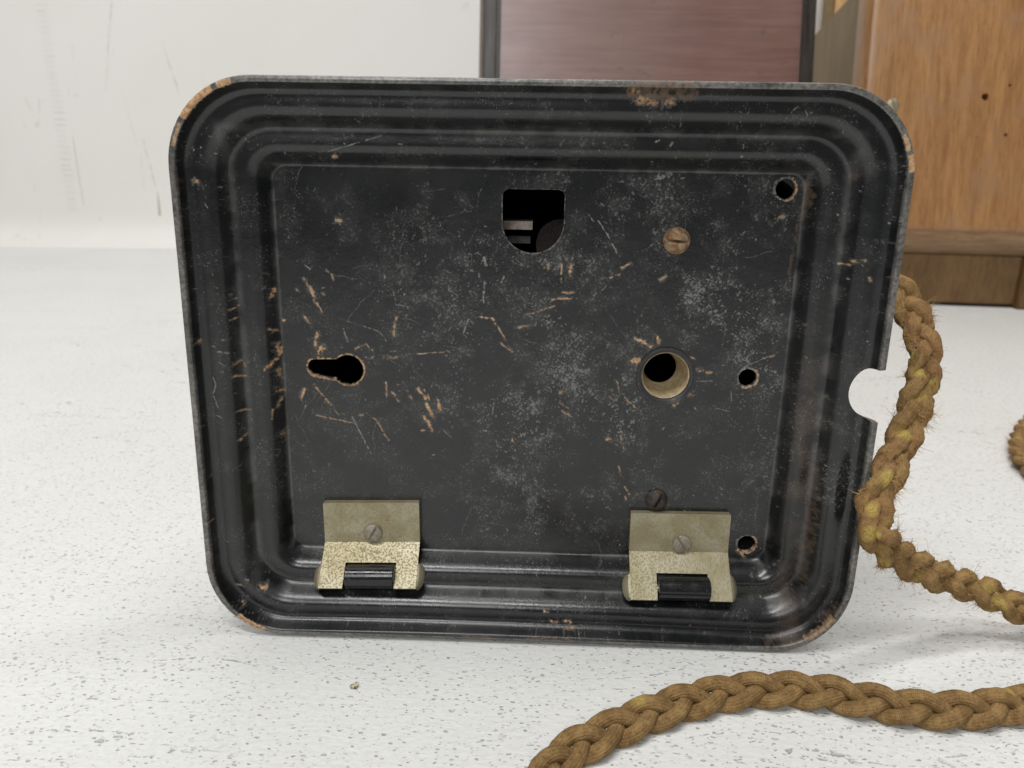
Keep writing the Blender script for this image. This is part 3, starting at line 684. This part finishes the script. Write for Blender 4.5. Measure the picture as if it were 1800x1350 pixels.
def mat_panel():
    t = NT('reddish polished board'); v = t.obj
    g = t.scale(v, (.5, 9, 9))
    fine = t.noise(g, 26, 5, .6)
    col = t.mix(t.ramp(fine, .35, .65), (.145, .068, .054), (.185, .092, .073))
    col = t.mix(t.ramp(t.noise(v, 8, 3), .4, .7, 0, .4), col, (.20, .115, .095))
    ln = t.math('ABSOLUTE', t.math('SUBTRACT', t.noise(t.scale(v, (9, 60, 60), (1, 2, 0)), 1.0, 3, .5), .5))
    scr = t.math('MULTIPLY', t.ramp(ln, .012, .003), t.ramp(t.noise(v, 45, 3), .50, .62))
    ln2 = t.math('ABSOLUTE', t.math('SUBTRACT', t.noise(t.scale(v, (40, 14, 14), (5, 2, 0), (0, .5, 0)), 1.0, 3, .6), .5))
    scr2 = t.math('MULTIPLY', t.ramp(ln2, .010, .003), t.ramp(t.noise(v, 30, 3), .54, .64))
    scr = t.math('MAXIMUM', scr, scr2)
    col = t.mix(t.math('MULTIPLY', scr, .6), col, (.10, .055, .045))
    h = t.math('ADD', t.math('MULTIPLY', fine, .5), t.noise(v, 40, 2))
    m = t.out(col, t.ramp(t.noise(v, 30, 4), .3, .7, .34, .46), normal=t.bump(t.math('SUBTRACT', h, scr), .15, .0005))
    t.b.inputs['Coat Weight'].default_value = .8; t.b.inputs['Coat Roughness'].default_value = .25
    return m
M_PANEL = mat_panel()
o_b = np.array([0.1, 0.62, 0.0]); yaw, lean = math.radians(-1.5), math.radians(13)
bX, bY, bN, bBack = tilted(o_b, yaw, lean)
def on_b(px, py, z=0.0):
    p = on_plane(px, py, o_b + bN * z, bN) - o_b; return p @ bX, p @ bY
xs = {k: on_b(k, 60)[0] for k in (842.5, 848, 853, 858, 872, 879.5, 880, 1404, 1407, 1430)}
cab = tag(empty('wooden_cabinet', frame(o_b, bX, bY, bN)), 'wooden cabinet with reddish scratched front panel and dark side frames behind the telephone', 'cabinet')
def Lb(name, mat, boxes, bev=.0):
    bm = bmesh.new(); E = np.eye(3)
    for b in boxes: local_box(bm, np.zeros(3), E[0], E[1], E[2], *b)
    if bev: bmesh.ops.bevel(bm, geom=list(bm.edges), offset=bev, segments=2, affect='EDGES')
    o = from_bm(name, bm, mat, cab, 35); return o
TOP = .42
Lb('front_panel', M_PANEL, [(xs[880] - .002, xs[1407] + .001, .012, TOP, -.012, 0)])
Lb('side_frame', M_DARKWOOD, [(xs[853], xs[872], .002, TOP + .004, -.015, .0052), (xs[872] + .0002, xs[879.5], .002, TOP + .004, -.014, .003), (xs[848], xs[853] - .0002, .002, TOP + .004, -.018, .001)], .0009)
Lb('edge_strip', mat_wood('olive edge wood', (.12, .09, .05), (.2, .15, .09), (6, .5, 6)), [(xs[842.5], xs[848] - .0002, .001, TOP + .003, -.05, -.002)], .0005)
Lb('side_frame', M_DARKWOOD, [(xs[1407] + .0002, xs[1430], .002, TOP + .004, -.015, .0045)], .0008)
# carcass behind the sloping front, upright at the back
xl, xr = xs[848] + .001, xs[1430] - .0015
def cab_pt(x, y, back): # world point at height along the slope, pushed back
    p = np.array([x, 0, 0]); return p
v = []
for x in (xl, xr):
    for y, b in ((.004, -.019), (TOP, -.019)): v.append((x, y, b))
hz = math.sin(lean)
for x in (xl, xr):
    for y in (.004, TOP):
        wpos = bY * y + bBack * (.17 - bY @ bBack * y + .0); v.append((x, wpos @ bY, wpos @ bN))
f = [(0, 1, 3, 2), (4, 6, 7, 5), (0, 2, 6, 4), (1, 5, 7, 3), (0, 4, 5, 1), (2, 3, 7, 6)]
from_data('carcass', v, f, M_DARKWOOD, cab)

# ------------------------------------------------------------------ pale wooden box on the right
g0, g1 = on_floor(1590, 530, .003), on_floor(1790, 537, .003)
yaw2 = math.atan2(g1[1] - g0[1], g1[0] - g0[0]); lean2 = math.radians(11)
o_x = np.array([g0[0], g0[1], 0.0])
cX, cY, cN, cBack = tilted(o_x, yaw2, lean2); cF = -cBack
zd = .022                                                           # the door stands this far in front of the plinth
def on_x(px, py, z=zd):
    p = on_plane(px, py, o_x + cN * z, cN) - o_x; return p @ cX, p @ cY
def on_side(px, py, x):
    p = on_plane(px, py, o_x + cX * x, cX) - o_x; return p @ cY, p @ cN
box = tag(empty('wooden_box', frame(o_x, cX, cY, cN)), 'light brown wooden box with rounded door and dark plinth at the right', 'box')
M_DOOR = mat_wood('light brown worn veneer', (.28, .128, .045), (.43, .225, .085), (9, .7, 9), 1.3, (.28, .42), .5, .0003, .35, (.33, .19, .105))
M_OLIVE = mat_wood('dull olive brown side', (.15, .092, .030), (.24, .155, .060), (5, 1.2, 5), 1.2, (.4, .55))
M_PLINTH = mat_wood('dark brown plinth', (.11, .055, .017), (.18, .098, .034), (5, .8, 5), 1.0, (.4, .55), .3)
M_EDGE = mat_wood('raw wood edge', (.52, .36, .15), (.66, .5, .26), (5, .5, 5))
M_ORANGE = mat_wood('orange wood', (.50, .28, .10), (.66, .42, .18), (5, .6, 5))
dl, dtop = on_x(1526, 0); db = on_x(1640, 447)[1]; dm = on_x(1640, 413)[1]
dr = on_x(1800, 300)[0] + .10; TOPX = dtop + .10
bm = bmesh.new(); E3 = np.eye(3)
local_box(bm, np.zeros(3), E3[0], E3[1], E3[2], dl, dr, dm, TOPX, zd - .026, zd)
bmesh.ops.bevel(bm, geom=[e for e in bm.edges if all(v_.co.z > zd - .001 for v_ in e.verts)], offset=.012, segments=7, profile=.5, affect='EDGES')
door = from_bm('door', bm, M_DOOR, box, 30)
M_RAIL = mat_wood('greyed worn rail', (.19, .105, .048), (.29, .18, .095), (.6, 6, 6), 1.2, (.4, .55))
v, f = [], []; hr = dm - db
arc = [(dm + .004, zd - .003)] + [(dm - .0005 - hr * math.sin(a) , zd - .0025 - .022 * (1 - math.cos(a))) for a in np.linspace(0, 1.35, 10)] + [(db - .0003, zd - .030), (dm, zd - .030)]
for x in (dl + .001, dr):
    for y, z in arc: v.append((x, y, z))
k_ = len(arc)
f = [(i, i + 1, k_ + i + 1, k_ + i) for i in range(k_ - 1)] + [(k_ - 1, 0, k_, 2 * k_ - 1), tuple(range(k_)), tuple(range(k_, 2 * k_))]
from_data('bottom_rail', v, f, M_RAIL, box, 30)
cb = bmesh.new()
def disc_cut(px, py, r, d, n=14):
    x, y = on_x(px, py); pts = circ(x, y, r, n=n, jag=.12)
    prism(cb, pts, zd - d, zd + .01, lambda a, b, c_: (a, b, c_))
disc_cut(1732, 170, .0032, .012); disc_cut(1775.5, 150, .0014, .006); disc_cut(1768, 237, .0015, .006); disc_cut(1716, 241, .0006, .003)
cut(door, cb, 30)
sx_, sy_ = on_x(1569, 185)
def lathe_local(name, c, prof_, mat, parent, seg=24):
    v, f = [], []; n = len(prof_)
    for i in range(seg):
        a = 2 * math.pi * i / seg
        for r, z in prof_: v.append((c[0] + r * math.cos(a), c[1] + r * math.sin(a), z))
    for i in range(seg):
        for k in range(n - 1): f.append((i * n + k, (i + 1) % seg * n + k, (i + 1) % seg * n + k + 1, i * n + k + 1))
    f.append(tuple(i * n + n - 1 for i in range(seg)))
    return from_data(name, v, f, mat, parent, 35)
ds = lathe_local('door_screw', (sx_, sy_), [(.0062, zd - .004), (.0062, zd + .0006), (.0052, zd + .0016), (.0035, zd + .0022)], M_NICKEL, box)
cb = bmesh.new(); prism(cb, [(sx_ + a_ * math.cos(1.9) - b_ * math.sin(1.9), sy_ + a_ * math.sin(1.9) + b_ * math.cos(1.9)) for a_, b_ in ((-.01, -.0007), (.01, -.0007), (.01, .0007), (-.01, .0007))], zd + .0008, zd + .02, lambda a, b, c_: (a, b, c_)); cut(ds, cb, 30)
# edge strip and side wall with its diagonal cut
xe = on_x(1522.5, 100, zd - .026)[0]; xe0 = on_x(1518.5, 100, zd - .026)[0]
bm = bmesh.new(); local_box(bm, np.zeros(3), E3[0], E3[1], E3[2], xe0, xe + .0002, db + .012, TOPX, zd - .030, zd - .014); from_bm('edge_strip', bm, M_EDGE, box)
A, B = on_side(1490, 0, xe0), on_side(1432, 62, xe0)
dirv = (B[0] - A[0], B[1] - A[1])
zf_ = zd - .0305; kk = (zf_ - A[1]) / dirv[1]; front_top = (A[0] + dirv[0] * kk, zf_)
kb = 1.35; back_low = (A[0] + dirv[0] * kb, A[1] + dirv[1] * kb)
zr = back_low[1]
bm = bmesh.new(); side = [(db + .006, zf_), (front_top[0], zf_), back_low, (db + .006, zr)]
for xx in (xe0, xe0 + .012):
    pass
vv = [[bm.verts.new((xx, y, z)) for y, z in side] for xx in (xe0, xe0 + .012)]
bm.faces.new(vv[0]); bm.faces.new(vv[1][::-1])
for i in range(4): bm.faces.new((vv[0][i], vv[0][(i + 1) % 4], vv[1][(i + 1) % 4], vv[1][i]))
from_bm('side_board', bm, M_OLIVE, box)
bm = bmesh.new(); vv = [[bm.verts.new((xx, y, z)) for y, z in side] for xx in (dr - .012, dr)]
bm.faces.new(vv[0]); bm.faces.new(vv[1][::-1])
for i in range(4): bm.faces.new((vv[0][i], vv[0][(i + 1) % 4], vv[1][(i + 1) % 4], vv[1][i]))
from_bm('side_board', bm, M_OLIVE, box)
# back board seen past the cut
zq = zr - .012
xq = on_x(1469, 5, zq)[0]; xq0 = on_x(1456, 5, zq)[0]
bm = bmesh.new(); local_box(bm, np.zeros(3), E3[0], E3[1], E3[2], xq, dr, db + .01, TOPX + .08, zq - .02, zq); from_bm('back_board', bm, M_ORANGE, box)
bm = bmesh.new(); local_box(bm, np.zeros(3), E3[0], E3[1], E3[2], xq0, xq - .0003, db + .01, TOPX + .08, zq - .024, zq - .002); from_bm('back_edge', bm, M_OLIVE, box)
# plinth (upright) and foot
def wl(x, fwd_, h):                                                 # upright coordinates -> box coordinates
    p = cX * x + cF * fwd_ + np.array([0, 0, h]); return (p @ cX, p @ cY, p @ cN)
def upright(name, mat, x0, x1, f0, f1, h0, h1, bev=.0015):
    bm = bmesh.new(); local_box(bm, np.zeros(3), E3[0], E3[1], E3[2], x0, x1, h0, h1, f0, f1)
    bmesh.ops.bevel(bm, geom=list(bm.edges), offset=bev, segments=2, affect='EDGES')
    for v_ in bm.verts: v_.co = wl(v_.co.x, v_.co.z, v_.co.y)
    return from_bm(name, bm, mat, box, 35)
hp = (db * math.cos(lean2)) - .0005
xf = on_plane(1790, 500, o_x, cF) - o_x; xf = xf @ cX
upright('plinth', M_PLINTH, dl + .012, xf - .0005, -.15, 0, .003, hp + .004)
upright('foot', M_PLINTH, xf, xf + .10, -.15, .006, 0, hp + .003)
upright('foot', M_PLINTH, dl - .004, dl + .0115, -.16, -.01, 0, hp + .003)

# ------------------------------------------------------------------ braided cord
def path():
    fl = lambda px, py, z=.0043: on_floor(px, py, z)
    pts = [plate_pt(1530, 500, -52), plate_pt(1562, 502, -46), plate_pt(1590, 530, -40), plate_pt(1614, 575, -34), plate_pt(1627, 625, -28), plate_pt(1618, 680, -20), plate_pt(1602, 735, -13),
           plate_pt(1580, 790, -6), plate_pt(1556, 845, 1), plate_pt(1536, 895, 6), plate_pt(1544, 945, 8), fl(1590, 985, .033), fl(1650, 1012, .0255), fl(1722, 1038, .018), fl(1800, 1072, .0115), fl(1880, 1098, .0075),
           fl(1990, 1100), fl(2090, 1020), fl(2080, 920), fl(1980, 872), fl(1872, 855), fl(1800, 808), fl(1806, 752), fl(1880, 712), fl(2060, 720), fl(2260, 830), fl(2340, 1040), fl(2200, 1200), fl(2000, 1240), fl(1880, 1236),
           fl(1800, 1238), fl(1710, 1248), fl(1620, 1247), fl(1530, 1233), fl(1440, 1216), fl(1360, 1212), fl(1280, 1218), fl(1200, 1236), fl(1120, 1264), fl(1045, 1298), fl(985, 1336), fl(945, 1400), fl(930, 1480)]
    up = unit(np.array([0, -.6, .8]))
    nrm = [EN] * 11 + [unit(EN * .7 + up * .3), unit(EN * .4 + up * .6)] + [up] * (len(pts) - 13)
    fray = [1] * 15 + [.9] * 10 + [.6] * 3 + [.6, .5, .45, .25, .2, .16] + [.10] * 9
    return pts, nrm, fray
cp, cn, cf = path()
def resample(P_, extra, step):
    P_ = [np.array(p, float) for p in P_]; out = []
    n = len(P_)
    for i in range(n - 1):
        p0, p1, p2, p3 = P_[max(i - 1, 0)], P_[i], P_[i + 1], P_[min(i + 2, n - 1)]
        for s in np.linspace(0, 1, 30, endpoint=False):
            q = .5 * ((2 * p1) + (-p0 + p2) * s + (2 * p0 - 5 * p1 + 4 * p2 - p3) * s * s + (-p0 + 3 * p1 - 3 * p2 + p3) * s ** 3)
            out.append(np.r_[q, *[np.atleast_1d(e[i]) * (1 - s) + np.atleast_1d(e[i + 1]) * s for e in extra]])
    out = np.array(out); d = np.r_[0, np.cumsum(np.linalg.norm(np.diff(out[:, :3], axis=0), axis=1))]
    ss = np.arange(0, d[-1], step)
    return ss, np.stack([np.interp(ss, d, out[:, k]) for k in range(out.shape[1])], 1)
ss, R_ = resample(cp, [cn, cf], .00055)
C_, Nn, FR = R_[:, :3], R_[:, 3:6], R_[:, 6]
Tn = np.gradient(C_, axis=0); Tn /= np.linalg.norm(Tn, axis=1)[:, None]
Nn = Nn - Tn * np.sum(Nn * Tn, 1)[:, None]; Nn /= np.linalg.norm(Nn, axis=1)[:, None]
Bn = np.cross(Tn, Nn)
def mat_cord():
    t = NT('brown braided cotton'); uv = t.uv; v = t.obj
    su = t.n('SeparateXYZ'); t.put(su.inputs[0], uv); U, V = su.outputs[0], su.outputs[1]
    fr = t.n('Attribute', attribute_name='fray').outputs[2]
    a = t.math('SINE', t.math('MULTIPLY_ADD', U, 8200, t.math('MULTIPLY', V, 6.283 * 8)))
    b = t.math('SINE', t.math('SUBTRACT', t.math('MULTIPLY', U, 8200), t.math('MULTIPLY', V, 6.283 * 8)))
    weave = t.math('MULTIPLY', a, b)
    n1 = t.noise(v, 260, 5, .65); n2 = t.noise(v, 1400, 3, .6); n3 = t.noise(v, 70, 3)
    base = t.mix(t.ramp(n1, .32, .68), (.175, .102, .040), (.335, .213, .088))
    base = t.mix(t.ramp(weave, .1, .9, 0, .30), base, (.44, .29, .13))
    base = t.mix(t.ramp(n2, .50, .70, 0, .55), base, (.12, .060, .024))
    base = t.mix(t.math('MULTIPLY', t.ramp(n3, .48, .62), t.math('MULTIPLY', fr, .30)), base, (.30, .15, .075))
    vo = t.voro(t.scale(v, (1, 1, 1), (.3, .2, .1)), 135); sp = t.n('SeparateColor'); t.put(sp.inputs[0], vo.outputs['Color'])
    yel = t.math('MULTIPLY', t.ramp(sp.outputs[0], t.math('SUBTRACT', 1.0, t.math('MULTIPLY', fr, .40)), t.math('SUBTRACT', 1.03, t.math('MULTIPLY', fr, .36))),
                 t.ramp(t.math('ADD', vo.outputs['Distance'], t.math('MULTIPLY', t.math('SUBTRACT', n1, .5), .75)), .50, .18))
    base = t.mix(t.math('MULTIPLY', yel, .85), base, t.mix(t.ramp(n2, .35, .65), (.36, .25, .055), (.52, .40, .13)))
    vr = t.voro(v, 230); sr = t.n('SeparateColor'); t.put(sr.inputs[0], vr.outputs['Color'])
    red = t.math('MULTIPLY', t.ramp(sr.outputs[1], t.math('SUBTRACT', 1.0, t.math('MULTIPLY', fr, .02)), 1.0), t.ramp(vr.outputs['Distance'], .35, .2))
    base = t.mix(t.math('MULTIPLY', red, .4), base, (.55, .10, .07))
    h = t.math('ADD', t.math('MULTIPLY', weave, t.math('MULTIPLY_ADD', fr, -.20, .28)), t.math('ADD', t.math('MULTIPLY', n2, .8), t.math('MULTIPLY', n1, fr)))
    return t.out(base, .9, normal=t.bump(h, .8, .0005), spec=.15)
M_CORD = mat_cord()
cord = tag(empty('braided_cord', Matrix.Translation(Vector((float(C_[0][0]), float(C_[0][1]), 0)))), 'frayed brown braided cotton cord curling over the white table beside the telephone', 'cord')
corig = np.array([C_[0][0], C_[0][1], 0])
AMP, DEP, RAD, PER = .0031, .0015, .00205, .034
NS = 18; strands = []
for k in range(3):
    ph = 2 * math.pi * (ss / PER) + 2 * math.pi * k / 3 + .5 * np.sin(ss * 37) * FR
    loose = 1 + .10 * FR * np.array([mnoise.noise((s * 60, k * 7, 3)) for s in ss])
    c = C_ + Bn * (AMP * loose * (1 - .01 * FR) * np.sin(ph))[:, None] + Nn * (DEP * np.sin(2 * ph))[:, None]
    t_ = np.gradient(c, axis=0); t_ /= np.linalg.norm(t_, axis=1)[:, None]
    n_ = Nn - t_ * np.sum(Nn * t_, 1)[:, None]; n_ /= np.linalg.norm(n_, axis=1)[:, None]; b_ = np.cross(t_, n_)
    m = len(ss); V_ = np.zeros((m, NS, 3))
    for j in range(NS):
        a = 2 * math.pi * j / NS
        jit = np.array([mnoise.noise((s * 420, a * 1.3, k * 9 + 1)) for s in ss]) * (.05 + .26 * FR) + np.array([mnoise.noise((s * 130, math.cos(a) * 1.2, k * 9 + math.sin(a) * 1.2)) for s in ss]) * (.05 + .14 * FR) + np.array([mnoise.noise((s * 1100, math.cos(a) * 3.5, k * 9 + math.sin(a) * 3.5)) for s in ss]) * (.055 + .12 * FR)
        rad = RAD * (1 + .16 * FR) * (1 + jit)
        V_[:, j] = c + b_ * (rad * math.cos(a) * 1.03)[:, None] + n_ * (rad * math.sin(a) * .90)[:, None]
    V_[:, :, 2] = np.maximum(V_[:, :, 2], .0003)
    idx = np.arange(m * NS).reshape(m, NS); q = np.stack([idx[:-1], np.roll(idx, -1, 1)[:-1], np.roll(idx, -1, 1)[1:], idx[1:]], -1).reshape(-1, 4)
    me = bpy.data.meshes.new('strand'); me.from_pydata((V_.reshape(-1, 3) - corig).tolist(), [], q.tolist()); me.update()
    me.polygons.foreach_set('use_smooth', [True] * len(me.polygons))
    ul = me.uv_layers.new(name='UVMap'); U = np.repeat(ss, NS).reshape(m, NS); Vv = np.tile(np.arange(NS) / NS, (m, 1))
    Vn = Vv + 1.0 / NS
    uvq = np.stack([np.stack([U[:-1], Vv[:-1]], -1), np.stack([U[:-1], Vn[:-1]], -1), np.stack([U[1:], Vn[1:]], -1), np.stack([U[1:], Vv[1:]], -1)], 2).reshape(-1)
    ul.data.foreach_set('uv', uvq.astype(np.float32))
    at = me.attributes.new('fray', 'FLOAT', 'POINT'); at.data.foreach_set('value', np.repeat(FR, NS).astype(np.float32))
    o = link('strand', me, M_CORD, cord); strands.append((c, V_, n_, b_, t_))
# loose fibres standing off the worn cord
v, f = [], []
tb = NT('cotton fibre'); M_FIB = tb.out(tb.mix(tb.ramp(tb.noise(tb.obj, 90, 2), .4, .6), (.30, .16, .07), (.50, .33, .15)), .9, spec=.1)
def fibre(p, d, ln, r):
    k = len(v); sd = unit(np.cross(d, rng.normal(size=3))); curl = rng.normal(size=3) * 1.1
    for s in range(4):
        q = p + d * ln * s / 3 + curl * ln * (s / 3) ** 2 * .5; q[2] = max(q[2], .0003)
        rr_ = r * (1 - s / 4.2)
        for a in range(3):
            e2 = np.cross(d, sd); v.append(q + (sd * math.cos(a * 2.094) + e2 * math.sin(a * 2.094)) * rr_ - corig)
    for s in range(3):
        for a in range(3): f.append((k + s * 3 + a, k + s * 3 + (a + 1) % 3, k + s * 3 + 3 + (a + 1) % 3, k + s * 3 + 3 + a))
m = len(ss)
for _ in range(28000):
    i = rng.integers(2, m - 2); k = rng.integers(3); j = rng.integers(NS); fr = FR[i]
    cl_ = mnoise.noise((ss[i] * 150, k * 5.0, j * .35))
    if rng.random() > (.05 + fr * (.12 + 1.5 * max(cl_ - .05, 0))): continue
    c, V_, n_, b_, t_ = strands[k]; p = V_[i, j]; out = unit(p - c[i]); tuft = cl_ > .28 and fr > .4
    for _q in range(rng.integers(4, 9) if tuft else 1):
        d = unit(out + rng.normal(size=3) * (.35 if tuft else .7)); fibre(p - out * .0002 + t_[i] * rng.normal() * .0004, d, rng.uniform(.0008, .0022) * (1.2 if tuft else .7) * (.45 + .55 * fr), .00008)
fo = from_data('loose_fibres', v, f, M_FIB, cord); fo['kind'] = 'stuff'

# ------------------------------------------------------------------ crumb on the table
p = on_floor(623, 1208); bm = bmesh.new()
bmesh.ops.create_icosphere(bm, subdivisions=2, radius=1)
for q in bm.verts:
    k = 1 + .5 * mnoise.noise(q.co * 1.7); q.co = Vector((q.co.x * .00115 * k + q.co.z * .0006, q.co.y * .0011 * k, max((q.co.z * .7 + .62) * .0009 * k, 0.00002)))
tt_ = NT('pale grit'); M_GRIT = tt_.out(tt_.mix(tt_.ramp(tt_.noise(tt_.obj, 1300, 2), .4, .6), (.60, .53, .36), (.12, .11, .10)), .6)
cr = from_bm('crumb', bm, M_GRIT, None); cr.location = p
tag(cr, 'tiny pale yellowish crumb lying on the white table in front', 'crumb')
